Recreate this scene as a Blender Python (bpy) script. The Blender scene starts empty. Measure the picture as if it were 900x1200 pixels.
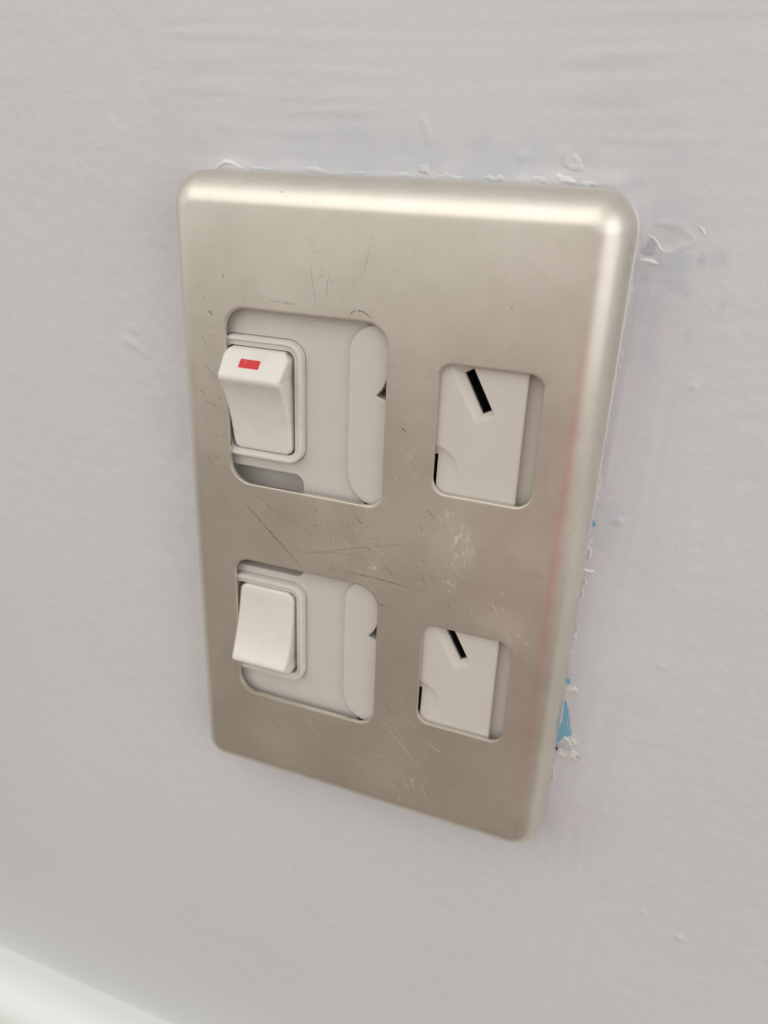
import bpy, bmesh, math, random
import numpy as np
from mathutils import Matrix, Vector, geometry
random.seed(4)

# ---------------------------------------------------------------- scene, camera, light
scn = bpy.context.scene
C = scn.collection
S = 0.0011                      # one plan unit of the outlet in metres


def V(x, y, z):
    """plan of the outlet (x right, y up, z out of the wall) -> world metres"""
    return Vector((x * S, -z * S, y * S))


cam_d = bpy.data.cameras.new('camera')
cam = bpy.data.objects.new('camera', cam_d)
C.objects.link(cam)
scn.camera = cam
Rcv = np.array([[0.93165703, -0.03730013, 0.36141925],
                [0.1793054, 0.91235356, -0.36804966],
                [-0.31601384, 0.40770047, 0.85668873]])
Mp = Rcv @ np.diag([1, -1, -1])
Wm = np.array([[1, 0, 0], [0, 0, -1], [0, 1, 0]])
Rw = Wm @ Mp.T @ np.diag([1, -1, -1])
mw = Matrix(Rw.tolist()).to_4x4()
mw.translation = V(64.3177, 20.9342, 102.651)
cam.matrix_world = mw
cam_d.sensor_fit = 'VERTICAL'
cam_d.sensor_height = 36
cam_d.sensor_width = 27
cam_d.lens = 931.2 / 1200 * 36
cam_d.clip_start = 0.002
cam_d.clip_end = 50
cam_d.dof.use_dof = True
cam_d.dof.focus_distance = 116 * S
cam_d.dof.aperture_fstop = 17

world = bpy.data.worlds.new('World')
scn.world = world
world.use_nodes = True
bg = world.node_tree.nodes['Background']
bg.inputs[0].default_value = (1.0, 0.985, 0.955, 1)
bg.inputs[1].default_value = 0.775

ld = bpy.data.lights.new('ceiling_lamp', 'AREA')
ld.shape = 'RECTANGLE'
ld.size = 3.0
ld.size_y = 2.3
ld.energy = 16
ld.color = (1.0, 0.985, 0.95)
lo = bpy.data.objects.new('ceiling_lamp', ld)
C.objects.link(lo)
lo.location = (-0.45, -1.7, 1.6)
lz = (Vector(lo.location) - Vector((0.02, 0, -0.05))).normalized()
lx = Vector((0.92, 0.39, 0.0))
lx = (lx - lz * lx.dot(lz)).normalized()
ly = lz.cross(lx)
lo.rotation_euler = Matrix((lx, ly, lz)).transposed().to_euler()

wd = bpy.data.lights.new('bevel_fill_light', 'AREA')  # unseen area light added to brighten the plate's right bevel
wd.shape = 'RECTANGLE'
wd.size = 1.6
wd.size_y = 2.0
wd.energy = 9
wd.color = (0.93, 0.97, 1.0)
wo = bpy.data.objects.new('bevel_fill_light', wd)
C.objects.link(wo)
wo.location = (1.7, -0.75, 0.28)
wo.rotation_euler = (Vector((0.02, -0.1, 0.2)) - Vector(wo.location)).to_track_quat('-Z', 'Y').to_euler()

scn.view_settings.view_transform = 'Standard'
scn.view_settings.look = 'None'
scn.view_settings.gamma = 1
scn.view_settings.exposure = 0.10

# ---------------------------------------------------------------- node helpers


class NT:
    def __init__(s, name):
        s.m = bpy.data.materials.new(name)
        s.m.use_nodes = True
        s.t = s.m.node_tree
        s.b = s.t.nodes['Principled BSDF']
        s.out = s.t.nodes['Material Output']
        s.co = s.t.nodes.new('ShaderNodeTexCoord').outputs['Object']

    def n(s, typ, ins=None, **props):
        k = s.t.nodes.new('ShaderNode' + typ)
        for a, v in props.items():
            setattr(k, a, v)
        for a, v in (ins or {}).items():
            s.put(k.inputs[a], v)
        return k

    def put(s, sock, v):
        if isinstance(v, bpy.types.NodeSocket):
            s.t.links.new(v, sock)
        else:
            sock.default_value = v

    def scale(s, x, y, z, loc=(0, 0, 0)):
        return s.n('Mapping', {'Vector': s.co, 'Scale': (x, y, z), 'Location': loc}).outputs[0]

    def noise(s, vec, scale, detail=3, rough=0.5):
        return s.n('TexNoise', {'Vector': vec, 'Scale': scale, 'Detail': detail, 'Roughness': rough}).outputs[0]

    def ramp(s, fac, lo, hi):
        return s.n('MapRange', {0: fac, 1: lo, 2: hi, 3: 0.0, 4: 1.0}, interpolation_type='SMOOTHSTEP').outputs[0]

    def lin(s, fac, a, b):
        return s.n('MapRange', {0: fac, 1: 0.3, 2: 0.7, 3: a, 4: b}).outputs[0]

    def math(s, op, a, b=0.0, clamp=False):
        return s.n('Math', {0: a, 1: b}, operation=op, use_clamp=clamp).outputs[0]

    def mix(s, fac, a, b):
        k = s.n('Mix', {}, data_type='RGBA')
        s.put(k.inputs[0], fac)
        s.put(k.inputs[6], a)
        s.put(k.inputs[7], b)
        return k.outputs[2]

    def bump(s, h, strength, dist, normal=None):
        k = s.n('Bump', {'Height': h, 'Strength': strength, 'Distance': dist})
        if normal is not None:
            s.put(k.inputs['Normal'], normal)
        return k.outputs[0]

    def blob(s, x, y, rx, ry, rot=0.0):
        """soft elliptic patch on the outlet plan, 1 in its middle, 0 outside"""
        mp = s.n('Mapping', {'Vector': s.co, 'Location': (x * S - RX, 0, y * S - RZ), 'Rotation': (0, -rot, 0),
                             'Scale': (rx * S, 1000, ry * S)}, vector_type='TEXTURE').outputs[0]
        d = s.n('VectorMath', {0: mp}, operation='LENGTH').outputs['Value']
        return s.n('MapRange', {0: d, 1: 1.0, 2: 0.2, 3: 0.0, 4: 1.0}, interpolation_type='SMOOTHSTEP').outputs[0]

    def set(s, **kw):
        for k, v in kw.items():
            s.put(s.b.inputs[k.replace('_', ' ')], v)
        return s.m


ROOT = V(23.5, -34.4, -9)       # the outlet's base on the wall
RX, RZ = ROOT.x, ROOT.z


def rgb(r, g, b):
    return (r, g, b, 1)


def metal_mat():
    t = NT('satin_metal')
    big = t.noise(t.co, 45, 4, 0.6)
    fine = t.noise(t.co, 5200, 2, 0.6)
    mott = t.noise(t.co, 420, 4, 0.65)
    col = t.mix(t.ramp(big, 0.3, 0.7), rgb(0.725, 0.682, 0.60), rgb(0.79, 0.748, 0.668))
    col = t.mix(t.ramp(mott, 0.52, 0.85), col, rgb(0.70, 0.645, 0.56))
    grain = t.noise(t.co, 6500, 2, 0.7)
    col = t.mix(t.math('MULTIPLY', t.ramp(grain, 0.35, 0.75), 0.22), col, rgb(0.66, 0.61, 0.535))
    # pale scuffs and rubbed haze with a place of their own
    patchy = t.ramp(t.noise(t.scale(1, 1, 0.6), 1100, 5, 0.7), 0.50, 0.70)
    zones = None
    for z in [(38.9, -31.0, 2.6, 5.5, 0.1, 1.0), (36.5, -26.3, 2.2, 1.6, 0, .8), (37.5, -37.5, 2.5, 2.5, 0, .7),
              (34.0, -77.6, 4, 5, 0.4, .7), (30.5, -82.0, 7, 3, 0.2, .55), (44.6, -43.5, 4.5, 3.2, 0, .3),
              (48.5, -45.0, 3.0, 4.5, 0, .5), (30.5, -20.0, 1.8, 3, 0.3, .7), (24.5, -37.5, 2, 2, 0, .6),
              (51.4, -31.5, 0.9, 1.9, -0.1, 1.2), (22, -74, 6, 4, 0, .4), (3, -77, 6, 5, 0, .35)]:
        b = t.math('MULTIPLY', t.blob(*z[:5]), z[5])
        zones = b if zones is None else t.math('MAXIMUM', zones, b)
    scuff = t.math('MULTIPLY', patchy, zones, True)
    col = t.mix(t.math('MULTIPLY', scuff, 0.5), col, rgb(0.86, 0.80, 0.73))
    haze = None
    for z in [(31, -78, 11, 9, 0.3), (5, -78, 9, 8, 0), (38, -31, 6, 9, 0), (46, -44, 7, 6, 0)]:
        b = t.blob(*z)
        haze = b if haze is None else t.math('MAXIMUM', haze, b)
    rough = t.lin(t.math('ADD', t.math('MULTIPLY', big, 0.6), t.math('MULTIPLY', t.noise(t.co, 110, 4, 0.65), 0.4)), 0.31, 0.46)
    rough = t.math('ADD', rough, t.math('MULTIPLY', scuff, 0.25))
    rough = t.math('ADD', rough, t.math('MULTIPLY', haze, 0.05))
    rough = t.math('ADD', rough, t.math('MULTIPLY', t.math('SUBTRACT', grain, 0.5), 0.18))
    nrm = t.bump(fine, 0.12, 0.00004)
    nrm = t.bump(t.noise(t.co, 160, 2), 0.10, 0.0003, nrm)
    return t.set(Base_Color=col, Metallic=t.math('SUBTRACT', 0.97, t.math('MULTIPLY', scuff, 0.3)), Roughness=rough, Normal=nrm)


def plastic_mat(name, col, rough=0.42, dirt=0.5, sss=0.25):
    t = NT(name)
    n1 = t.noise(t.co, 260, 4, 0.6)
    spk = t.ramp(t.noise(t.co, 2600, 2, 0.5), 0.70, 0.78)
    c = t.mix(t.math('MULTIPLY', t.ramp(n1, 0.45, 0.8), 0.35 * dirt), rgb(*col), rgb(col[0] * .86, col[1] * .80, col[2] * .70))
    c = t.mix(t.math('MULTIPLY', spk, 0.45 * dirt), c, rgb(0.16, 0.12, 0.09))
    nrm = t.bump(t.noise(t.co, 3000, 2), 0.05, 0.00005)
    return t.set(Base_Color=c, Roughness=t.lin(n1, rough - .06, rough + .06), Normal=nrm,
                 Subsurface_Weight=sss, Subsurface_Radius=(0.0012, 0.0010, 0.0008), Subsurface_Scale=1.0)


def plain_mat(name, col, rough=0.6, var=0.15, scale=400):
    t = NT(name)
    n1 = t.noise(t.co, scale, 3)
    c = t.mix(n1, rgb(*[k * (1 - var) for k in col]), rgb(*[min(1, k * (1 + var)) for k in col]))
    return t.set(Base_Color=c, Roughness=rough)


def scratch_mat(name, col, alpha, rough):
    t = NT(name)
    n1 = t.noise(t.co, 1800, 2)
    a = t.math('MULTIPLY', t.ramp(n1, 0.25, 0.6), alpha)
    return t.set(Base_Color=rgb(*col), Roughness=rough, Metallic=0.3, Alpha=a)


def wall_mat():
    t = NT('wall_paint')
    thin = t.n('Attribute', {}, attribute_name='lilac_tint').outputs['Fac']
    grey = t.n('Attribute', {}, attribute_name='older_coat').outputs['Fac']
    big = t.noise(t.co, 14, 3)
    c = t.mix(t.ramp(big, 0.3, 0.7), rgb(0.612, 0.615, 0.618), rgb(0.634, 0.638, 0.642))
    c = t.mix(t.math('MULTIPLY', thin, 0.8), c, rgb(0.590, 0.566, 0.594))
    c = t.mix(grey, c, rgb(0.47, 0.505, 0.56))
    h = t.noise(t.scale(1, 1, 1), 950, 4, 0.65)
    nrm = t.bump(h, 0.28, 0.0003)
    return t.set(Base_Color=c, Roughness=0.52, Normal=nrm)


def skirting_mat():
    t = NT('skirting_gloss_paint')
    n1 = t.noise(t.scale(1, 10, 10), 25, 3)
    c = t.mix(n1, rgb(0.75, 0.775, 0.745), rgb(0.79, 0.815, 0.785))
    return t.set(Base_Color=c, Roughness=0.28, Normal=t.bump(n1, 0.1, 0.0005))


def floor_mat():
    t = NT('carpet')
    n1 = t.noise(t.co, 300, 4, 0.7)
    c = t.mix(n1, rgb(0.240, 0.200, 0.172), rgb(0.425, 0.366, 0.317))
    red = t.n('VectorMath', {0: t.co, 1: (0.38, -0.74, FY * S)}, operation='DISTANCE').outputs['Value']
    red = t.n('MapRange', {0: red, 1: 0.46, 2: 0.26, 3: 0.0, 4: 1.0}).outputs[0]
    c = t.mix(red, c, t.mix(n1, rgb(0.36, 0.055, 0.045), rgb(0.58, 0.12, 0.10)))      # unseen russet patch, added to reflect pink in the plate
    return t.set(Base_Color=c, Roughness=0.95, Normal=t.bump(n1, 0.6, 0.004))


FY = -285.0
METAL = metal_mat()
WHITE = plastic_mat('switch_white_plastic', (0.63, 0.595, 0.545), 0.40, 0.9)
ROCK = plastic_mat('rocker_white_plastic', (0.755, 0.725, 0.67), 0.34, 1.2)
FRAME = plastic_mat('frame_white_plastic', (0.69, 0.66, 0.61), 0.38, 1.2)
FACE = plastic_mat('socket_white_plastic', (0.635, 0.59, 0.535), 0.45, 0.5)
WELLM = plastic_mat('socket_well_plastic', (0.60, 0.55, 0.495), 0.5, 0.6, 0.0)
FLANGE = plastic_mat('flange_plastic', (0.66, 0.65, 0.61), 0.45, 0.5)
DARK = plain_mat('dark_inside', (0.012, 0.011, 0.010), 0.7)
BLACK = plain_mat('slot_black', (0.003, 0.003, 0.003), 0.9)
SCR_D = scratch_mat('dark_scratch', (0.12, 0.095, 0.08), 0.72, 0.5)
SCR_F = scratch_mat('faint_scratch', (0.13, 0.10, 0.08), 0.17, 0.5)
SCR_L = scratch_mat('pale_scratch', (0.88, 0.80, 0.72), 0.28, 0.6)
PAINT = plain_mat('paint_flake_white', (0.72, 0.715, 0.705), 0.45, 0.05)
PAINTW = plain_mat('paint_lump_grey', (0.60, 0.605, 0.605), 0.42, 0.04)
PITM = plain_mat('paint_pit_grey', (0.45, 0.47, 0.51), 0.5, 0.05)
TORN = plain_mat('torn_paint_white', (0.84, 0.825, 0.815), 0.45, 0.05)
BLUE = plain_mat('blue_underpaint', (0.20, 0.42, 0.56), 0.45, 0.14, 900)


def red_mat():
    t = NT('indicator_red')
    n1 = t.noise(t.co, 1500, 3)
    c = t.mix(t.ramp(n1, 0.5, 0.75), rgb(0.62, 0.016, 0.014), rgb(0.68, 0.10, 0.085))
    return t.set(Base_Color=c, Roughness=0.3)


RED = red_mat()

# ---------------------------------------------------------------- mesh helpers


def rr(x0, x1, y0, y1, r, n=10):
    """rounded rectangle, counter-clockwise; r one radius or (bl, br, tr, tl)"""
    if not isinstance(r, (tuple, list)):
        r = (r,) * 4
    P = []
    for (cx, cy, a0, q) in ((x0, y0, 180, 0), (x1, y0, 270, 1), (x1, y1, 0, 2), (x0, y1, 90, 3)):
        k = max(r[q], 1e-4)
        ox = cx + (k if cx == x0 else -k)
        oy = cy + (k if cy == y0 else -k)
        for i in range(n + 1):
            a = math.radians(a0 + 90 * i / n)
            P.append((ox + k * math.cos(a), oy + k * math.sin(a)))
    return P


def offset(L, d):
    """push a closed ccw outline outward by d"""
    n = len(L)
    R = []
    for i in range(n):
        a, b, c = Vector(L[i - 1]), Vector(L[i]), Vector(L[(i + 1) % n])
        e = (b - a)
        f = (c - b)
        if e.length < 1e-9:
            e = f
        if f.length < 1e-9:
            f = e
        n1 = Vector((e.y, -e.x)).normalized()
        n2 = Vector((f.y, -f.x)).normalized()
        m = (n1 + n2)
        m = m.normalized() if m.length > 1e-6 else n1
        k = d / max(0.35, m.dot(n1))
        R.append((b.x + m.x * k, b.y + m.y * k))
    return R


def inside(p, L):
    r = False
    x, y = p
    j = len(L) - 1
    for i in range(len(L)):
        (xi, yi), (xj, yj) = L[i], L[j]
        if (yi > y) != (yj > y) and x < (xj - xi) * (y - yi) / (yj - yi) + xi:
            r = not r
        j = i
    return r


class MB:
    def __init__(s):
        s.v = []
        s.f = []

    def loops(s, LL, closed=True):
        """LL: list of equal-length lists of (x,y,z); stitched in turn"""
        base = len(s.v)
        n = len(LL[0])
        for L in LL:
            s.v += [tuple(p) for p in L]
        for k in range(len(LL) - 1):
            for i in range(n if closed else n - 1):
                j = (i + 1) % n
                s.f.append((base + k * n + i, base + k * n + j, base + (k + 1) * n + j, base + (k + 1) * n + i))

    def cap(s, L):
        base = len(s.v)
        s.v += [tuple(p) for p in L]
        s.f.append(tuple(range(base, base + len(L))))

    def sheet(s, outer, holes, z, extra=()):
        """flat sheet at height z with holes"""
        pts = []
        edges = []
        for L in [outer] + list(holes):
            b = len(pts)
            pts += [Vector(p) for p in L]
            edges += [(b + i, b + (i + 1) % len(L)) for i in range(len(L))]
        pts += [Vector(p) for p in extra]
        vo, eo, fo, *_ = geometry.delaunay_2d_cdt(pts, edges, [], 0, 1e-6)
        base = len(s.v)
        zf = z if callable(z) else (lambda x, y: z)
        s.v += [(p.x, p.y, zf(p.x, p.y)) for p in vo]
        for f in fo:
            c = sum((vo[i] for i in f), Vector((0, 0))) / len(f)
            if inside(c, outer) and not any(inside(c, h) for h in holes):
                s.f.append(tuple(base + i for i in f))

    def build(s, name, mat, parent=None, angle=38, root=None, label=None, weld=1e-3):
        rt = ROOT if root is None else root
        me = bpy.data.meshes.new(name)
        me.from_pydata([tuple(V(*p) - rt) for p in s.v], [], s.f)
        bm = bmesh.new()
        bm.from_mesh(me)
        bmesh.ops.remove_doubles(bm, verts=bm.verts, dist=weld * S)
        bmesh.ops.dissolve_degenerate(bm, edges=bm.edges, dist=1e-5 * S)
        bmesh.ops.recalc_face_normals(bm, faces=bm.faces)
        bm.to_mesh(me)
        bm.free()
        me.polygons.foreach_set('use_smooth', [True] * len(me.polygons))
        me.set_sharp_from_angle(angle=math.radians(angle))
        me.materials.append(mat)
        o = bpy.data.objects.new(name, me)
        C.objects.link(o)
        o.modifiers.new('weighted', 'WEIGHTED_NORMAL').keep_sharp = True
        if parent:
            o.parent = parent
        if label:
            o['label'] = label
        return o


def L3(L, z):
    return [(x, y, z) for x, y in L]


# ---------------------------------------------------------------- the setting: wall, skirting, floor
WZ = -9.0
rng = np.random.default_rng(11)


def fnoise(nx, ny, step, lx, ly, l0=None):
    """smooth random relief, unit deviation, correlation lengths lx, ly; l0 removes longer waves"""
    a = rng.standard_normal((ny, nx))
    kx = np.fft.fftfreq(nx, step)[None, :] * 2 * np.pi
    ky = np.fft.fftfreq(ny, step)[:, None] * 2 * np.pi
    g = np.exp(-((kx * lx) ** 2 + (ky * ly) ** 2) / 2)
    if l0:
        g = g * (1 - np.exp(-((kx * l0) ** 2 + (ky * l0) ** 2) / 2))
    b = np.fft.ifft2(np.fft.fft2(a) * g).real
    return b / b.std()


def sstep(a, b, x):
    t = np.clip((x - a) / (b - a), 0, 1)
    return t * t * (3 - 2 * t)


def build_wall():
    st = 0.36
    xs = np.arange(-104, 104, st)
    ys = np.arange(-236, 46, st)
    nx, ny = len(xs), len(ys)
    X, Y = np.meshgrid(xs, ys)
    # distance outside the plate's outline
    dx = np.maximum(np.maximum(-9.2 - X, X - 56.0), 0)
    dy = np.maximum(np.maximum(-87.5 - Y, Y - 18.7), 0)
    D = np.hypot(dx, dy)
    wob = fnoise(nx, ny, st, 5, 5)
    wob2 = fnoise(nx, ny, st, 1.1, 1.1)
    # brushed cut-in around the plate, roller stipple elsewhere
    top = sstep(14, 19, Y) * sstep(-16, -6, X + 2 * wob)
    right = sstep(52, 56, X) * sstep(70, 63, X + 1.5 * wob)
    roller = 0.55 * fnoise(nx, ny, st, 0.5, 0.5, 2) + 0.5 * fnoise(nx, ny, st, 1.3, 0.8, 5)
    hstreak = fnoise(nx, ny, st, 6, 0.40, 4)
    vstreak = fnoise(nx, ny, st, 0.5, 8, 6)
    diag = fnoise(nx, ny, st, 0.6, 1.6, 4)
    br = np.clip(top, 0, 1)
    rt = np.clip(right * (1 - br), 0, 1)
    H = (0.021 * roller + 0.008 * diag) * (1 - 0.55 * br - 0.4 * rt)
    H += 0.026 * hstreak * br * (0.6 + 0.4 * np.tanh(wob)) + 0.027 * vstreak * rt
    H += 0.035 * fnoise(nx, ny, st, 14, 14)
    H += 0.012 * fnoise(nx, ny, st, 5, 3)

    def ridge(pts, w, h):
        nonlocal H
        d = np.full_like(X, 1e9)
        for (ax, ay), (bx, by) in zip(pts[:-1], pts[1:]):
            ux, uy = bx - ax, by - ay
            t = np.clip(((X - ax) * ux + (Y - ay) * uy) / (ux * ux + uy * uy), 0, 1)
            d = np.minimum(d, np.hypot(X - ax - t * ux, Y - ay - t * uy))
        H += h * np.exp(-(d / w) ** 2)

    # paint line where the old coat built up beside the plate, brush runs and nicks
    ridge([(57.6, 6), (57.3, -5), (57.0, -20)], 0.45, 0.14)
    ridge([(58.7, 6.5), (58.2, 0), (58.0, -4)], 0.35, 0.09)
    ridge([(26.3, 25.8), (27.0, 24.6), (27.4, 23.0)], 0.34, 0.16)
    ridge([(-24.9, -9.4), (-22.9, -10.4), (-21.6, -11.6)], 0.6, 0.16)
    ridge([(-23.7, -6.8), (-23.1, -7.6)], 0.4, 0.15)
    ridge([(-21.6, -11.6), (-20.4, -13.2), (-19.4, -15.9)], 0.45, -0.10)
    ridge([(-9.0, 23), (-7.6, 27)], 0.5, 0.07)
    ridge([(58.5, 14.6), (61.2, 14.4), (63.0, 12.7), (60.6, 11.4), (59.4, 11.2)], 0.4, 0.13)
    H -= 0.10 * np.exp(-(((X - 60.7) / 1.8) ** 2 + ((Y - 13.0) / 1.3) ** 2))
    for (px, py, h, w) in [(69.7, -49.1, .2, .4), (75.2, -99.9, .22, .45), (82.2, -103.2, .28, .5), (66.2, -5.4, .22, .4),
                           (59.9, -26.5, .3, .55), (23.6, 20.0, .1, .9), (40.2, 21.6, .15, .7)]:
        H += h * np.exp(-((X - px) ** 2 + (Y - py) ** 2) / w ** 2)
    # lip of built-up paint against the top and right of the plate, broken by gaps
    lipn = np.clip(0.55 * fnoise(nx, ny, st, 1.3, 1.3) + 0.45 * wob2 + 0.35, 0, 2.2)
    side = np.maximum(sstep(17, 18.6, Y) * sstep(-8, -5, X), sstep(55, 56, X) * (0.25 + 0.75 * sstep(5, 10, Y) + 0.5 * sstep(-45, -55, Y) * sstep(-76, -72, Y)))
    H += 0.16 * side * (1 - sstep(-53, -55, Y) * sstep(52, 54, X)) * lipn * np.exp(-(D / (0.75 + 0.3 * np.tanh(wob))) ** 2)
    smear = np.exp(-(((X - 46.5) / 3.2) ** 2 + ((Y - 20.6) / 1.9) ** 2)) + 0.8 * np.exp(-(((X - 27.5) / 2.4) ** 2 + ((Y - 19.6) / .9) ** 2)) \
        + 0.7 * np.exp(-(((X - 58.5) / 3.0) ** 2 + ((Y - 10.5) / 3.0) ** 2))
    H += 0.075 * smear * fnoise(nx, ny, st, 0.7, 0.6, 3)
    fade = sstep(-104, -99, X) * sstep(104, 99, X) * sstep(-236, -231, Y) * sstep(46, 42, Y)
    H = H * fade
    # lilac-grey tint fading outward round the plate, and grey-blue bare spots
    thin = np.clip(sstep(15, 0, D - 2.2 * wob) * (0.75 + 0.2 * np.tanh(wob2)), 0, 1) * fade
    grey = np.zeros_like(X)

    def spot(px, py, rx, ry, a, k=0.9):
        nonlocal grey
        q = np.hypot((X - px) / rx, (Y - py) / ry) + 0.22 * wob2
        grey = np.maximum(grey, 1.35 * a * sstep(1.15, 1 - k, q))
    for sp in [(57.9, 7.9, .9, .55, .75), (59.4, 7.8, .8, .5, .55), (61.7, 7.3, 1.4, 1.2, .5), (61.7, 10.2, 1.8, 1.9, .45),
               (64.3, 10.6, .8, 1.1, .55), (66.2, 10.9, 1.4, 1.2, .35), (63.4, 6.5, 1.0, .9, .35), (60, 3, 2.6, 4.5, .28),
               (67.8, 5.3, .6, .9, .3), (64.5, 1.0, 1.0, 1.5, .22), (36, 19.6, 9, 1.6, .40), (20, 19.6, 10, 1.3, .35),
               (27.0, 19.2, .9, .6, .5), (29.4, 19.1, .8, .5, .55), (34.5, 19.2, 1.4, .7, .35), (45.3, 20.6, 1.1, .9, .35),
               (42.9, 19.4, 1.2, .4, .5), (54.4, 18.9, 2.5, 2.0, .35), (58.3, -28, 2.2, 7, .28), (56.3, -55, 1.6, 3, .3),
               (4, 19.8, 6, 1.0, .25), (24, 21.5, 34, 3.6, .30), (59, 6, 4, 13, .30), (-8, -70, 5, 12, .12)]:
        spot(*sp)
    grey = np.clip(grey, 0, 1) * fade
    # the fine sheet carries on as a plain one to the rest of the wall
    ox = np.concatenate([[-1600, -700, -300], xs, [300, 700, 1600]])
    oy = np.concatenate([[-330, -280], ys, [120, 400, 1100, 2200]])
    HH = np.zeros((len(oy), len(ox)))
    HH[2:2 + ny, 3:3 + nx] = H
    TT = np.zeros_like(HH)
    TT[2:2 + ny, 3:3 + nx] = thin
    GG = np.zeros_like(HH)
    GG[2:2 + ny, 3:3 + nx] = grey
    XX, YY = np.meshgrid(ox, oy)
    co = np.stack([XX * S, -HH * S, YY * S], -1).reshape(-1, 3)
    ny2, nx2 = HH.shape
    idx = np.arange(ny2 * nx2).reshape(ny2, nx2)
    q = np.stack([idx[:-1, :-1], idx[:-1, 1:], idx[1:, 1:], idx[1:, :-1]], -1).reshape(-1, 4)
    me = bpy.data.meshes.new('wall')
    me.vertices.add(len(co))
    me.vertices.foreach_set('co', co.ravel())
    me.loops.add(q.size)
    me.loops.foreach_set('vertex_index', q.ravel().astype(np.int32))
    me.polygons.add(len(q))
    me.polygons.foreach_set('loop_start', np.arange(0, q.size, 4, dtype=np.int32))
    me.polygons.foreach_set('use_smooth', np.ones(len(q), dtype=bool))
    for nm, A in (('lilac_tint', TT), ('older_coat', GG)):
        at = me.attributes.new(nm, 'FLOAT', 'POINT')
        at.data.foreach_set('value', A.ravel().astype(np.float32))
    me.update(calc_edges=True)
    me.validate()
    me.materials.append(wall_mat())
    o = bpy.data.objects.new('wall', me)
    C.objects.link(o)
    o.location = (0, -WZ * S, 0)
    o['kind'] = 'structure'
    return o


wall = build_wall()
WROOT = Vector(wall.location)


def rough_outline(pts, n=6, j=0.12):
    R = []
    for i in range(len(pts)):
        a, b = Vector(pts[i]), Vector(pts[(i + 1) % len(pts)])
        for k in range(n):
            p = a.lerp(b, k / n)
            s_ = j * (a - b).length ** 0.5
            R.append((p.x + random.uniform(-s_, s_), p.y + random.uniform(-s_, s_)))
    return R


def relief(name, pts, h, mat, label=None, tilt=(0, 0), j=0.10, base=0.02, dish=False):
    """small irregular piece of paint standing on the wall: walls up to an uneven domed top"""
    L = rough_outline(pts, 4, j)
    h *= 0.55
    cx = sum(p[0] for p in L) / len(L)
    cy = sum(p[1] for p in L) / len(L)
    m = MB()
    rings = []
    prof = [(1.0, -0.12), (1.0, base), (0.84, base + 0.45 * h), (0.62, base + 0.95 * h), (0.4, base + h * (0.75 if dish else 1.0)), (0.18, base + h * (0.35 if dish else 0.95))]
    for (k, z) in prof:
        ring = []
        for (x, y) in L:
            px, py = cx + (x - cx) * k, cy + (y - cy) * k
            zz = z + (tilt[0] * (px - cx) + tilt[1] * (py - cy) if z > 0 else 0)
            zz += random.uniform(-.06, .06) * h if z > 0 else 0
            ring.append((px, py, WZ + zz))
        rings.append(ring)
    m.loops(rings)
    m.cap(rings[-1])
    o = m.build(name, mat, wall, 50, WROOT, label)
    return o


def strand(name, pts, w, h, mat, label=None):
    """thin curled ridge of paint following a line"""
    m = MB()
    LL = []
    h *= 0.6
    n = len(pts)
    for i, (x, y) in enumerate(pts):
        a, b = Vector(pts[max(0, i - 1)]), Vector(pts[min(n - 1, i + 1)])
        d = (b - a).normalized()
        nx_, ny_ = -d.y, d.x
        k = (0.35 + 0.65 * math.sin(math.pi * (i + 0.35) / (n - 0.3))) * random.uniform(.8, 1.15)
        ring = []
        for a_ in range(7):
            th = math.pi * a_ / 6
            ring.append((x + nx_ * 1.5 * w * k * math.cos(th), y + ny_ * 1.5 * w * k * math.cos(th), WZ - 0.05 + (h * k + 0.05) * math.sin(th) ** 2))
        LL.append(ring)
    m.loops(LL, False)
    m.cap(LL[0])
    m.cap(LL[-1])
    return m.build(name, mat, wall, 60, WROOT, label)


# lumps and ridges of dried paint above the plate
strand('paint_ridge', [(-5.9, 18.2), (-5.2, 18.9), (-4.2, 19.35), (-3.0, 19.3), (-2.0, 18.9), (-1.2, 18.6)], 0.36, 1.0, PAINT,
       'white crescent of dried paint at the top left corner of the plate')
relief('paint_lump', [(26.0, 19.2), (26.4, 20.2), (27.4, 20.1), (27.9, 19.0)], 0.35, PAINTW)
relief('paint_lump', [(44.6, 19.6), (45.2, 19.9), (47.0, 19.4), (47.6, 18.7), (45.5, 18.6)], 0.45, PAINT)
relief('paint_lump', [(45.6, 20.8), (45.8, 21.9), (47.0, 22.3), (48.0, 21.5), (48.2, 20.3), (46.8, 20.1)], 0.22, PAINTW, dish=True)
relief('paint_lump', [(39.9, 21.2), (39.7, 22.1), (40.4, 22.3), (40.9, 21.3)], 0.22, PAINTW)
strand('paint_ridge', [(46.0, 21.1), (46.2, 21.8), (46.8, 21.9), (47.1, 21.4), (46.9, 21.0)], 0.16, 0.28, PAINTW)
# the uneven bead of old paint left where the brush met the plate


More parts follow.
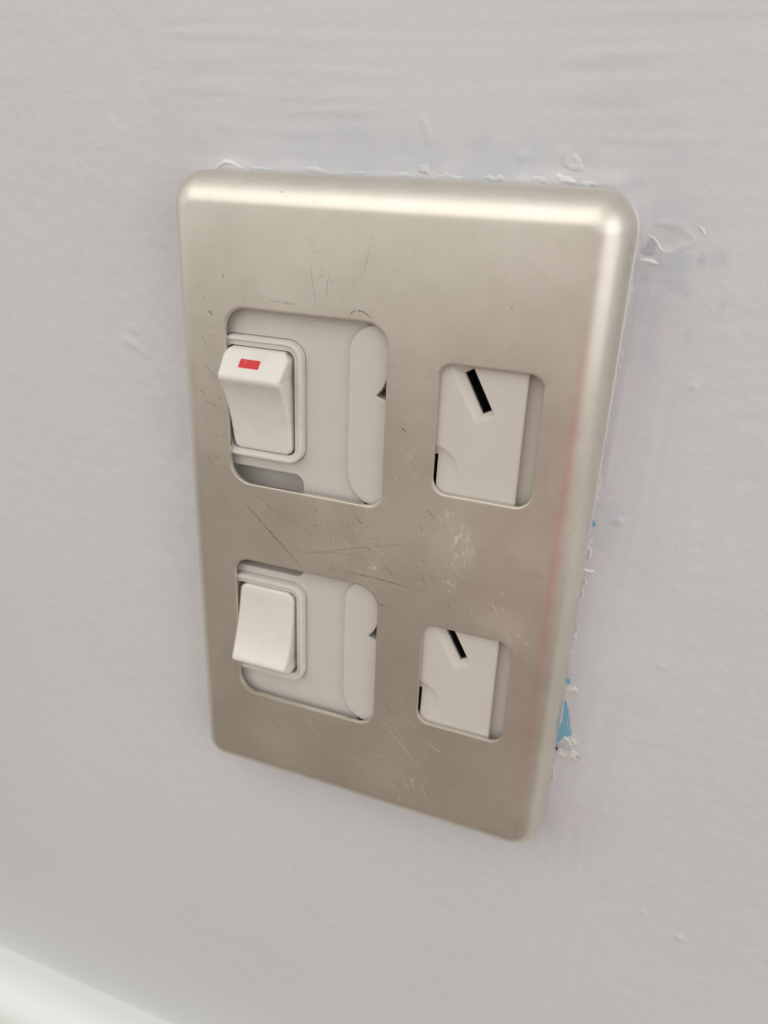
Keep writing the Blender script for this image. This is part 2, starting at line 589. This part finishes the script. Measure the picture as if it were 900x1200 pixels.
def bead(p0, p1, w, h):
    a, b = Vector(p0), Vector(p1)
    n = max(4, int((b - a).length / 0.32))
    d = (b - a).normalized()
    nx_, ny_ = -d.y, d.x
    m = MB()
    LL = []
    o1 = o2 = 0.0
    for i in range(n + 1):
        t = i / n
        o1 = 0.65 * o1 + random.uniform(-.2, .2)
        o2 = 0.6 * o2 + random.uniform(-.3, .3)
        k = max(0.12, min(1, 5 * t, 5 * (1 - t)) * (0.8 + o2))
        p = a.lerp(b, t)
        cx_, cy_ = p.x + nx_ * o1, p.y + ny_ * o1
        ring = []
        for a_ in range(7):
            th = math.pi * a_ / 6
            ww = 1.35 * w * k * (1 + random.uniform(-.12, .12))
            ring.append((cx_ + nx_ * ww * math.cos(th), cy_ + ny_ * ww * math.cos(th), WZ - 0.05 + (0.75 * h * k + 0.05) * math.sin(th) ** 2))
        LL.append(ring)
    m.loops(LL, False)
    return m.build('paint_bead', PAINTW, wall, 60, WROOT)


for (x0, x1, w, h) in [(-0.8, 5.5, .32, .22), (7, 13.5, .4, .26), (15.5, 21, .34, .2), (22.5, 25.4, .5, .4), (28.2, 33, .42, .3), (35, 40.5, .36, .26),
                       (41, 44.2, .5, .42), (47.8, 51.5, .36, .3)]:
    bead((x0, 18.75), (x1, 18.75), w, h)
for (y0, y1, w, h) in [(13.2, 9.5, .4, .3), (8.4, 1, .34, .26), (-0.5, -8, .28, .2), (-10, -16.5, .3, .22), (-19, -25, .34, .24), (-29.5, -34, .34, .26),
                       (-36.5, -42, .3, .24), (-44.5, -52, .32, .24), (-73, -77, .3, .2)]:
    bead((56.35, y0), (56.2, y1), w, h)

# torn spot to the right of the plate's top corner
relief('paint_pit', [(56.6, 11.6), (57.0, 12.6), (57.9, 12.7), (58.7, 11.9), (58.9, 11.0), (57.6, 10.7), (56.8, 10.9)], 0.03, PITM,
       'grey blue pit in the paint beside the top right corner', dish=True)
strand('paint_ridge', [(57.2, 13.1), (58.0, 12.9), (58.7, 12.2), (59.2, 11.5), (59.9, 11.2), (60.9, 11.5), (61.6, 12.0)], 0.17, 0.34, PAINT,
       'curled white edge of torn paint beside the pit')
strand('paint_ridge', [(56.8, 10.1), (57.6, 10.0), (58.5, 9.9), (59.2, 9.7)], 0.30, 0.45, PAINT)
strand('paint_ridge', [(61.6, 14.1), (62.2, 13.7), (62.8, 13.0)], 0.14, 0.18, PAINTW)
strand('paint_ridge', [(63.3, 14.5), (63.7, 14.2), (64.1, 13.5)], 0.15, 0.3, PAINT)
# nicks down the right edge
strand('paint_flake', [(55.8, -35.3), (56.6, -35.5), (57.5, -35.4)], 0.25, 0.45, PAINT)
relief('blue_paint_spot', [(55.6, -27.0), (56.4, -27.1), (56.8, -27.7), (56.2, -28.3), (55.6, -28.2)], 0.02, BLUE)
relief('blue_paint_spot', [(55.4, -55.0), (56.4, -55.3), (56.7, -56.3), (56.0, -57.0), (55.4, -56.9)], 0.02, BLUE)
relief('blue_paint_patch', [(55.4, -59.5), (56.5, -59.6), (57.1, -61.5), (57.7, -64.0), (58.3, -66.3), (57.2, -67.0), (56.4, -68.2),
                            (55.8, -70.3), (55.2, -70.5), (55.2, -65)], 0.02, BLUE,
       'bare patch of blue older paint beside the plate', j=0.06)


def torn(name, cx, cy, rx, ry, n, ang, mat, label=None, lift=0.5):
    """ragged tuft of torn paint: overlapping jagged slivers lifting off the wall at their free ends"""
    m = MB()
    for i in range(n):
        px, py = cx + random.uniform(-rx, rx), cy + random.uniform(-ry, ry)
        a = math.radians(ang + random.uniform(-22, 22))
        ln, wd_ = random.uniform(.55, 1.25), random.uniform(.14, .34)
        ux, uy = math.cos(a), math.sin(a)
        k = 5
        up, lo_ = [], []
        z0 = random.uniform(0.03, 0.12)
        for q in range(k + 1):
            t = q / k
            w = wd_ * (math.sin(math.pi * (0.15 + 0.8 * t)) + random.uniform(-.25, .25))
            z = WZ + z0 + lift * random.uniform(.7, 1.1) * t * t * 0.8
            bx_, by_ = px + ux * ln * (t - .5) * 1.6, py + uy * ln * (t - .5) * 1.6
            up.append((bx_ - uy * w, by_ + ux * w, z + random.uniform(0, .06)))
            lo_.append((bx_ + uy * w, by_ - ux * w, z - random.uniform(0, .06)))
        bot = [(x, y, z - 0.09) for x, y, z in lo_]
        bot2 = [(x, y, z - 0.09) for x, y, z in up]
        m.loops([up, lo_, bot, bot2, up], False)
    return m.build(name, mat, wall, 50, WROOT, label, weld=1e-4)


torn('paint_flake', 57.1, -57.2, 0.7, 0.22, 12, -8, TORN, 'small white tuft of torn paint above the blue patch', 0.8)
torn('paint_flake', 58.5, -67.3, 0.9, 0.12, 9, -14, TORN, 'white flake of torn paint across the blue patch', 1.0)
torn('paint_flake', 58.1, -70.0, 1.4, 0.6, 34, -8, TORN, 'ragged white tuft of torn paint under the blue patch', 0.8)
torn('paint_flake', 57.2, -68.9, 0.7, 0.25, 7, -35, PAINTW, None, 0.7)
strand('paint_flake', [(57.0, -63.3), (57.3, -64.3), (57.7, -65.1)], 0.06, 0.10, PAINTW)
relief('paint_pit', [(55.3, -69.9), (56.2, -69.4), (56.5, -70.1), (55.5, -70.7)], 0.03, DARK)
for (x, y) in [(69.7, -49.1), (75.2, -99.9), (82.2, -103.2), (66.2, -5.4), (59.9, -26.5)]:
    r = random.uniform(.22, .34)
    relief('paint_speck', [(x - r, y), (x, y + r), (x + r * 1.2, y + .1), (x + .1, y - r)], 0.28, PAINT, j=0.08)

# skirting board and floor


def build_skirting():
    prof = [(-9.3, -193.45), (-8.4, -193.3)]
    for i in range(13):
        a = math.radians(97 - 97 * i / 12)
        prof.append((-5.8 + 11.0 * math.cos(a), -204.2 + 11.0 * math.sin(a)))
    prof += [(5.2, -212), (5.2, FY)]
    m = MB()
    LL = []
    for x in (-1500, -300, -150, -60, 40, 150, 300, 1500):
        LL.append([(x, y, z) for z, y in prof])
    m.loops(LL, False)
    o = m.build('skirting_board', skirting_mat(), None, 50, Vector((0, 0, 0)))
    o['kind'] = 'structure'
    return o


build_skirting()
fm = MB()
fm.cap([(-1600, FY, -9), (1600, FY, -9), (1600, FY, 2600), (-1600, FY, 2600)])
fl = fm.build('floor', floor_mat(), None, 30, Vector((0, 0, 0)))
fl['kind'] = 'structure'

# ---------------------------------------------------------------- the outlet
outlet = bpy.data.objects.new('power_outlet', None)
outlet.empty_display_size = 0.01
C.objects.link(outlet)
outlet.location = ROOT
outlet['label'] = 'scratched satin metal double power outlet with two white rocker switches on the grey wall'
outlet['category'] = 'power outlet'

PITCH = 40.8                    # the two modules behind the plate
FX0, FX1, FY0, FY1 = -5.35, 51.8, -83.3, 14.2      # flat front
OPEN = [rr(0.0, 25.95, -27.5, 0.0, (3.6, 2.6, 3.4, 3.4)), rr(0.0, 25.95, -68.4, -41.4, (3.4, 3.0, 3.6, 2.8)),
        rr(33.65, 48.1, -23.4, -4.4, (2.2, 2.4, 2.0, 1.9)), rr(33.65, 48.1, -64.7, -45.8, (2.2, 2.2, 2.2, 1.9))]


def build_plate():
    m = MB()
    flat = rr(FX0, FX1, FY0, FY1, 0.8, 8)
    sup = rr(FX0 + .5, FX1 - .5, FY0 + .5, FY1 - .5, 0.3, 8)
    lipsup = [offset(h, 0.42) for h in OPEN]
    gx = np.arange(FX0 + 2, FX1 - 1, 3.1)
    gy = np.arange(FY0 + 2, FY1 - 1, 3.1)
    extra = []
    for x in gx:
        for y in gy:
            if not any(inside((x, y), offset(h, 1.2)) for h in OPEN):
                extra.append((x, y))
    m.sheet(sup, lipsup, 0.0, extra)
    # rolled edge: the slope grows smoothly from flat to a near-vertical side
    n = 26
    W_ = 4.15
    th = []
    for i in range(n + 1):
        u = i / n
        e = 0.9 * u ** 0.72 + 0.1 * u
        th.append(math.radians(87) * e)
    xs_, zs_ = [0.0], [0.0]
    for i in range(n):
        a = 0.5 * (th[i] + th[i + 1])
        xs_.append(xs_[-1] + math.cos(a))
        zs_.append(zs_[-1] - math.sin(a))
    k = W_ / xs_[-1]
    rings = [L3(sup, 0.0)]
    for i in range(n + 1):
        rings.append(L3(rr(FX0 - xs_[i] * k, FX1 + xs_[i] * k, FY0 - xs_[i] * k, FY1 + xs_[i] * k, 0.8 + xs_[i] * k, 8), zs_[i] * k))
    d = W_ + 0.12
    rings.append(L3(rr(FX0 - d, FX1 + d, FY0 - d, FY1 + d, 0.8 + d, 8), -8.2))
    d -= 0.6
    rings.append(L3(rr(FX0 - d, FX1 + d, FY0 - d, FY1 + d, 0.8 + d, 8), -8.2))
    m.loops(rings)
    for h, ls in zip(OPEN, lipsup):
        R = [L3(ls, 0.0), L3(offset(h, 0.16), -0.012), L3(offset(h, 0.05), -0.06), L3(h, -0.18), L3(offset(h, -0.01), -0.62), L3(offset(h, 0.4), -0.66)]
        m.loops(R)
    return m.build('cover_plate', METAL, outlet, 35)


build_plate()

# white flange between plate and wall
m = MB()
d = 3.86
R = []
for (dd, z) in ((-1.0, -7.7), (0.0, -7.75), (0.25, -7.95), (0.3, -9.2)):
    q = d + dd
    ca, sa = math.cos(-0.006), math.sin(-0.006)
    R.append([(23.55 + (x - 23.4) * ca - (y + 34.4) * sa, -34.42 + (x - 23.4) * sa + (y + 34.4) * ca, z) for x, y in rr(FX0 - q, FX1 + q, FY0 - q, FY1 + q, 0.8 + q, 8)])
m.loops(R)
m.build('mounting_flange', FLANGE, outlet)

# dark space inside the box
m = MB()
bx = rr(FX0 - 1.0, FX1 + 1.0, FY0 - 1.0, FY1 + 1.0, 2, 3)
m.loops([L3(bx, -1.9), L3(bx, -7.4)])
m.sheet(bx, [], -7.4)
m.build('back_box', DARK, outlet)

# the switch panel seen through both left openings, with a shallow pocket between the switches
PZ = -2.0
FR_OUT = lambda dy: rr(-2.0, 12.42, -23.35 - dy, -4.15 - dy, 2.7, 8)
FR_IN = lambda dy: rr(-0.6, 10.9, -22.05 - dy, -5.75 - dy, 1.25, 8)


def build_panel():
    m = MB()
    outer = [(-5.5, -74.5), (22.3, -74.5), (22.3, -45.6), (24.6, -44.6), (24.6, -40.5), (22.3, -39.5), (22.3, -4.2), (24.6, -3.2), (24.6, 4.5), (-5.5, 4.5)]
    pocket = rr(-4.0, 11.9, -43.6, -25.4, 1.5, 6)
    wells = [offset(FR_OUT(0), 0.09), offset(FR_OUT(PITCH), 0.09)]
    po = offset(pocket, 0.3)
    m.sheet(outer, [po] + wells, PZ)
    m.loops([L3(po, PZ), L3(offset(pocket, 0.08), PZ - 0.08), L3(pocket, PZ - 0.3), L3(offset(pocket, -0.15), -4.3), L3(offset(pocket, -0.5), -4.6)])
    m.sheet(offset(pocket, -0.5), [], -4.6)
    m.loops([L3(outer, PZ), L3(offset(outer, 0.1), PZ - .2), L3(offset(outer, 0.1), PZ - 2.5)])
    for w in wells:
        m.loops([L3(w, PZ), L3(w, -4.5)])
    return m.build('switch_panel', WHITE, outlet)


build_panel()


def build_frame(dy):
    """raised double-stepped surround of one rocker"""
    m = MB()
    o_, i_ = FR_OUT(dy), FR_IN(dy)
    R = [L3(o_, PZ - 2.4), L3(o_, PZ + 0.45), L3(offset(o_, -0.06), -1.0), L3(offset(o_, -0.22), -0.76), L3(offset(o_, -0.6), -0.72),
         L3(offset(o_, -0.74), -0.84), L3(offset(o_, -0.84), -1.10), L3(offset(i_, 0.2), -1.14), L3(offset(i_, 0.06), -1.2), L3(i_, -1.4), L3(i_, -4.4)]
    m.loops(R)
    return m.build('switch_frame', FRAME, outlet, 40)


def bez(a, b, c, n):
    return [tuple((1 - t) ** 2 * a[k] + 2 * t * (1 - t) * b[k] + t * t * c[k] for k in (0, 1)) for t in [i / n for i in range(n + 1)]]


def build_rocker(dy, flip, tip, label):
    """concave rocker; profile runs in (s, z), s = distance from the raised end"""
    Lr = 16.1
    s_tip, z_tip = tip
    P = [(0.0, -3.2), (0.0, -1.2), (0.10, -0.75)]
    a = Vector((0.28, -0.45))
    b = Vector((s_tip, z_tip))
    d1 = (b - a).normalized()
    for i in range(9):
        q = a.lerp(b - d1 * 0.75, i / 8)
        P.append((q.x, q.y))
    c0 = b + Vector((0.72, -0.42))
    P += [bez(tuple(b - d1 * 0.75), tuple(b), tuple(c0), 7)[k] for k in range(1, 8)]
    curve = bez(tuple(c0), (c0.x + 3.1, -0.35), (Lr - 0.45, -0.75), 20)
    P += curve[1:]
    P += [(Lr - 0.15, -0.85), (Lr, -1.15), (Lr, -3.2)]
    n = len(P)
    cx, hw = 5.05, 5.5
    yt = -5.85 if not flip else -21.95
    sg = -1 if not flip else 1
    m = MB()
    LL = []
    for i, (s_, z) in enumerate(P):
        t = min(s_, Lr - s_)
        rc = 1.1
        w = hw
        if t < rc:
            w -= rc - math.sqrt(max(0, rc * rc - (rc - t) ** 2))
        w -= 0.28 * max(0, z + 0.5) / 3.0
        dt = abs(s_ - s_tip) + abs(z - z_tip)
        if dt < 0.6:
            w -= 0.45 - 0.45 * math.sqrt(max(0, 1 - (1 - dt / 0.6) ** 2))
        pa, pb = Vector(P[max(0, i - 1)]), Vector(P[min(n - 1, i + 1)])
        d = (pb - pa).normalized()
        nn = Vector((-d.y, d.x))
        if nn.y < 0 and abs(nn.y) > 0.3:
            nn = -nn
        r = 0.55 if z > -1.0 else 0.05
        row = []
        for side in (-1, 1):
            pts = []
            wside = w - (0.85 * max(0.0, (s_ - 5.0) / (Lr - 5.0)) if side < 0 else 0.0)
            for q in range(5):
                ph = math.pi / 2 * q / 4
                off = -r * (1 - math.cos(ph))
                xx = cx + side * (wside - r + r * math.sin(ph))
                pts.append((xx, s_ + nn.x * off, z + nn.y * off))
            zb = -3.4
            pts.append((cx + side * wside, min(max(s_ + nn.x * -r, 0.0), Lr), zb))
            row.append(pts if side == 1 else pts[::-1])
        ring = row[0] + row[1]
        LL.append([(x, yt - dy + sg * s2, zz) for x, s2, zz in ring])
    m.loops(LL, False)
    return m.build('rocker', ROCK, outlet, 42, label=label), d1, a, (cx, yt, sg)


build_frame(0)
build_frame(PITCH)
rk, d1, a0, (cx, yt, sg) = build_rocker(0, False, (3.9, 2.75), 'upper rocker with its top end raised and a red indicator window')
build_rocker(PITCH, True, (2.35, 2.55), 'lower rocker with its bottom end raised')

# red indicator let into the raised end of the upper rocker
m = MB()
nn = Vector((-d1.y, d1.x))
cw = rr(3.0, 6.3, 1.55, 2.95, 0.16, 3)


def on_end(x, u, h):
    p = a0 + d1 * u + nn * h
    return (x, yt + sg * p.x, p.y)


R = [[on_end(x, u, -0.1) for x, u in offset(cw, 0.05)], [on_end(x, u, 0.03) for x, u in offset(cw, 0.03)], [on_end(x, u, 0.05) for x, u in offset(cw, -0.06)]]
m.loops(R)
m.cap(R[-1])
ind = m.build('indicator_window', RED, rk, 30, label='small red indicator window')


def build_strip(dy):
    """flat raised strip at the right of each switch, with a notch in its right side"""
    m = MB()
    L = []

    def arc(cx, cy, rx, ry, a0, a1, n):
        for i in range(n + 1):
            a = math.radians(a0 + (a1 - a0) * i / n)
            L.append((cx + rx * math.cos(a), cy - dy + ry * math.sin(a)))
    arc(23.9, -4.9, 4.15, 4.5, 90, 180, 12)                  # top left
    arc(24.2, -22.6, 4.45, 5.3, 180, 268, 14)                # bottom left
    L.append((27.5, -27.95 - dy))
    for q in [(27.5, -11.5), (25.6, -11.0), (24.5, -10.8), (24.15, -10.55), (24.35, -10.25), (24.8, -9.75), (25.2, -9.1), (25.6, -8.1), (25.95, -6.8), (26.15, -5.2)]:
        L.append((q[0], q[1] - dy))
    arc(23.9, -3.2, 1.85, 2.8, 12, 85, 8)
    R = [L3(L, -4.5), L3(L, -1.45), L3(offset(L, -0.06), -1.28), L3(offset(L, -0.22), -1.18)]
    m.loops(R)
    m.sheet(offset(L, -0.22), [], -1.18)
    return m.build('side_strip', WHITE, outlet, 40)


build_strip(0)
build_strip(PITCH)


def rect(cx, cy, ux, uy, hl, hw):
    """rectangle with long axis (ux,uy), ccw"""
    vx, vy = -uy, ux
    P = [(cx - ux * hl - vx * hw, cy - uy * hl - vy * hw), (cx + ux * hl - vx * hw, cy + uy * hl - vy * hw),
         (cx + ux * hl + vx * hw, cy + uy * hl + vy * hw), (cx - ux * hl + vx * hw, cy - uy * hl + vy * hw)]
    return P


def dense(P, n):
    R = []
    for i in range(len(P)):
        a, b = P[i], P[(i + 1) % len(P)]
        for k in range(n):
            R.append((a[0] + (b[0] - a[0]) * k / n, a[1] + (b[1] - a[1]) * k / n))
    return R


def build_socket(dy, chamfer, label):
    m = MB()
    FZ = -0.95
    outer = rr(28.5, 45.8, -27.0 - dy, 0.5 - dy, 0.4, 3)
    a = math.radians(-61.3)
    ux, uy = math.cos(a), math.sin(a)
    if chamfer:
        sx, sy = 38.95, -8.05 - dy
    else:
        sx, sy = 39.1, -7.75 - dy
    slot = dense(rect(sx, sy, ux, uy, 3.15, 0.78), 4)
    mouth = dense(rect(sx - 0.45 - 0.5 * ux, sy - 0.2 - 0.5 * uy, ux, uy, 4.45, 1.5), 4) if chamfer else dense(rect(sx - 0.35, sy - 0.05, ux, uy, 3.95, 1.15), 4)
    earth = dense(rect(33.25, -20.6 - dy, 0, 1, 2.85, 0.72), 4)
    arc = [(33.2 + 4.05 * math.cos(math.radians(q)), -20.5 - dy + 4.05 * math.sin(math.radians(q))) for q in range(0, 360, 10)]
    m.sheet(outer, [offset(mouth, .05), offset(arc, .05)], FZ)
    m.loops([L3(offset(mouth, .05), FZ), L3(mouth, FZ - .05), L3(slot, FZ - 1.0), L3(slot, FZ - 1.5)])
    # shallow dish round the earth slot, deepest at its upper edge
    dish = lambda k: [(33.2 + (x - 33.2) * k, -20.5 - dy + (y + 20.5 + dy) * k) for x, y in arc]
    def dz(L, z):
        return [(x, y, FZ - z * max(0.0, min(1.0, 0.5 + (y + 20.5 + dy) / 6.0))) for x, y in L]
    m.loops([L3(offset(arc, .05), FZ), dz(arc, 0.03), dz(dish(.96), 0.16), dz(dish(.75), 0.34)])
    zf = lambda x, y: FZ - 0.34 * max(0.0, min(1.0, 0.5 + (y + 20.5 + dy) / 6.0))
    m.sheet(dish(.75), [earth], zf)
    m.loops([[(x, y, zf(x, y)) for x, y in earth], L3(earth, FZ - 1.6)])
    m.loops([L3(outer, FZ), L3(offset(outer, .06), FZ - .1), L3(offset(outer, .06), -6.8)])
    f = m.build('socket_face', FACE, outlet, 30, label=label)
    for L, nm in ((slot, 'pin_slot'), (earth, 'earth_slot')):
        q = MB()
        L2 = offset(L, 0.06)
        q.loops([L3(L2, FZ - 1.05 if nm == 'pin_slot' else FZ - 0.5), L3(L2, FZ - 4.5)])
        q.sheet(L2, [], FZ - 4.5)
        q.build(nm, BLACK, f)
    w = MB()
    wl = rr(45.9, 48.75, -27.0 - dy, 0.5 - dy, 0.3, 3)
    w.sheet(wl, [], -2.1)
    w.loops([L3(wl, -2.1), L3(wl, -0.75)])
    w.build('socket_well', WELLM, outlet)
    return f


build_socket(0, True, 'upper socket face with a wide slanted pin slot')
build_socket(PITCH, True, 'lower socket face with its slanted slot cut off by the plate')


# scratches and rubs on the metal: hair-thin strips just above the plate
def scratches(name, mat, lines):
    m = MB()
    for (w, pts) in lines:
        P = [Vector(p) for p in pts]
        Q = []
        for a, b in zip(P[:-1], P[1:]):
            k = max(2, int((b - a).length / 0.7))
            Q += [a.lerp(b, i / k) for i in range(k)]
        Q.append(P[-1])
        rows = []
        for i, p in enumerate(Q):
            d = (Q[min(i + 1, len(Q) - 1)] - Q[max(i - 1, 0)]).normalized()
            nv = Vector((-d.y, d.x))
            k = w * (0.25 + 0.75 * math.sin(math.pi * (i + 0.3) / (len(Q) - 0.4))) * random.uniform(.6, 1.2)
            j = random.uniform(-.05, .05)
            rows.append([(p.x + nv.x * (k + j), p.y + nv.y * (k + j), 0.012), (p.x - nv.x * (k - j), p.y - nv.y * (k - j), 0.012)])
        m.loops(rows, False)
    o = m.build(name, mat, outlet, 60, weld=1e-5)
    o['kind'] = 'stuff'
    return o


dark = [[(2.0, -30.7), (7.0, -35.4), (12.7, -40.6)], [(20.3, -39.6), (25.7, -39.5), (31.1, -39.9)],
        [(14.7, -32.4), (15.2, -32.5)], [(21.9, -29.6), (23.0, -30.7)], [(23.8, -34.4), (24.7, -35.0)], [(33.2, -26.2), (34.6, -27.5)],
        [(32.2, -29.0), (32.6, -29.7)], [(11.8, -37.2), (12.8, -37.7)], [(14.9, -29.6), (15.2, -30.1)],
        [(-0.0, 4.7), (0.3, 4.0)], [(-4.0, 2.8), (-3.7, 2.5)], [(-2.7, -0.9), (-1.9, -1.5)], [(-4.2, -4.7), (-3.1, -5.9)],
        [(-3.8, -9.0), (-1.9, -11.0)], [(-2.8, -15.0), (-1.9, -15.5)], [(-4.8, -13.2), (-3.8, -14.0)],
        [(20.0, 0.3), (20.5, 1.1), (21.1, 1.5), (22.0, 1.45), (22.8, 1.1), (23.6, 0.6)], [(18.8, 2.5), (19.1, 2.2)],
        [(26.2, -5.5), (27.2, -5.5)], [(9.7, 16.2), (10.0, 16.0)], [(-4.1, -14.6), (-2.1, -15.8)], [(28.4, -14.2), (29.5, -15.0)],
        [(14.8, -29.6), (15.3, -30.2)], [(-2.5, -0.8), (-1.9, -1.3)], [(42.6, 4.2), (42.9, 3.6)], [(49.9, -20.0), (50.2, -20.3)],
        [(25.3, -42.6), (26.5, -44.2), (27.7, -44.0)]]
faint = [[(12.8, -38.0), (22.0, -35.0), (30.3, -32.5)], [(19.4, -30.7), (20.1, -32.4)], [(29.1, -34.6), (25.7, -39.1)], [(33.0, -36.5), (33.6, -39.1)],
         [(25.3, -27.1), (26.4, -28.0)], [(7.6, -29.8), (5.6, -32.5)], [(14.1, 7.4), (14.6, 4), (15.0, 1.3)], [(17.1, 6.9), (16.8, 4.5), (16.5, 2.3)],
         [(23.5, 11.4), (23.1, 10.6)], [(14.5, 8.6), (15.4, 8.8)], [(7.6, 1.6), (11.9, 1.4)], [(2.7, 2.6), (3.6, 1.0)],
         [(1.7, -30.6), (6.6, -34.4)], [(-3.8, -9.9), (-1.5, -12.1)], [(14.5, 15.2), (15.2, 15.4)], [(23.1, 10.6), (22.4, 7.5), (21.8, 6.0)],
         [(17, -31), (18, -36)], [(16, -34), (13, -34.4)], [(10, -31.5), (12, -33.5)], [(26, -36), (29, -39)], [(5, -29.5), (9, -32.2)],
         [(13, -37.6), (18, -36.6), (23, -36.3)], [(-3.5, 1.2), (-2.6, .2)], [(-4.4, -2), (-3.4, -3)], [(-4.3, -18), (-3.0, -19.2)], [(-4.2, -24), (-3.3, -25)]]
pale = [[(26.5, -65.2), (28.8, -67.8), (31.2, -70.4), (33.5, -72.8), (35.4, -74.8)], [(28.3, -65.1), (30.5, -68), (32.6, -71.0)], [(33.2, -65.8), (33.9, -66.5)],
        [(35.5, -68.4), (38.2, -69.8)], [(37.1, -68.9), (38.6, -69.9)], [(21.2, -75.0), (22.4, -75.2)],
        [(37.1, -34.2), (38.2, -34.6)], [(35.9, -32.0), (36.6, -32.5)], [(38.6, -35.8), (39.3, -36.4)], [(39.3, -35.7), (39.8, -36.3)], [(37.6, -38.8), (39.0, -39.6)],
        [(39.4, -27.5), (39.5, -29.5), (39.3, -30.6)], [(39.7, -30), (39.8, -32.4), (39.4, -34.4)], [(24.6, -36.8), (25.4, -37.6)], [(24.2, -37.7), (25.1, -37.9)],
        [(33.0, -24.6), (34.0, -26.2)], [(29.5, -18), (30.3, -19.4)], [(35, -77), (36.5, -80.5)], [(30, -79), (30.6, -82)], [(45, -42.5), (46.2, -43.6)],
        [(14, -73), (17, -74.2)], [(7, -72.5), (9, -73.6)]]
hair_d, hair_p = [], []
for (x0, x1, y0, y1, n, ang) in [(4, 33, -40.5, -28.5, 46, -40), (-4, -1, -26, 5, 16, -48), (2, 26, 1, 8, 14, -75), (27, 33, -22, -2, 10, -50), (2, 40, -81, -70, 26, -35),
                                 (26, 33, -66, -45, 12, -50), (33, 47, -43, -26, 18, -60)]:
    for i in range(n):
        a = math.radians(ang + random.gauss(0, 28))
        ln = abs(random.gauss(0.6, 1.0)) + 0.3
        x, y = random.uniform(x0, x1), random.uniform(y0, y1)
        e = (x + ln * math.cos(a), y + ln * math.sin(a))
        if any(inside((px, py), offset(h, .6)) for h in OPEN for px, py in ((x, y), e, ((x + e[0]) / 2, (y + e[1]) / 2))):
            continue
        (hair_p if random.random() < 0.35 else hair_d).append([(x, y), ((x + e[0]) / 2 + random.uniform(-.08, .08), (y + e[1]) / 2 + random.uniform(-.08, .08)), e])
faint += hair_d
pale += hair_p
scratches('dark_scratches', SCR_D, [(random.uniform(.045, .085), l) for l in dark])
scratches('faint_scratches', SCR_F, [(random.uniform(.05, .15), l) for l in faint])
scratches('pale_scratches', SCR_L, [(random.uniform(.06, .14), l) for l in pale])
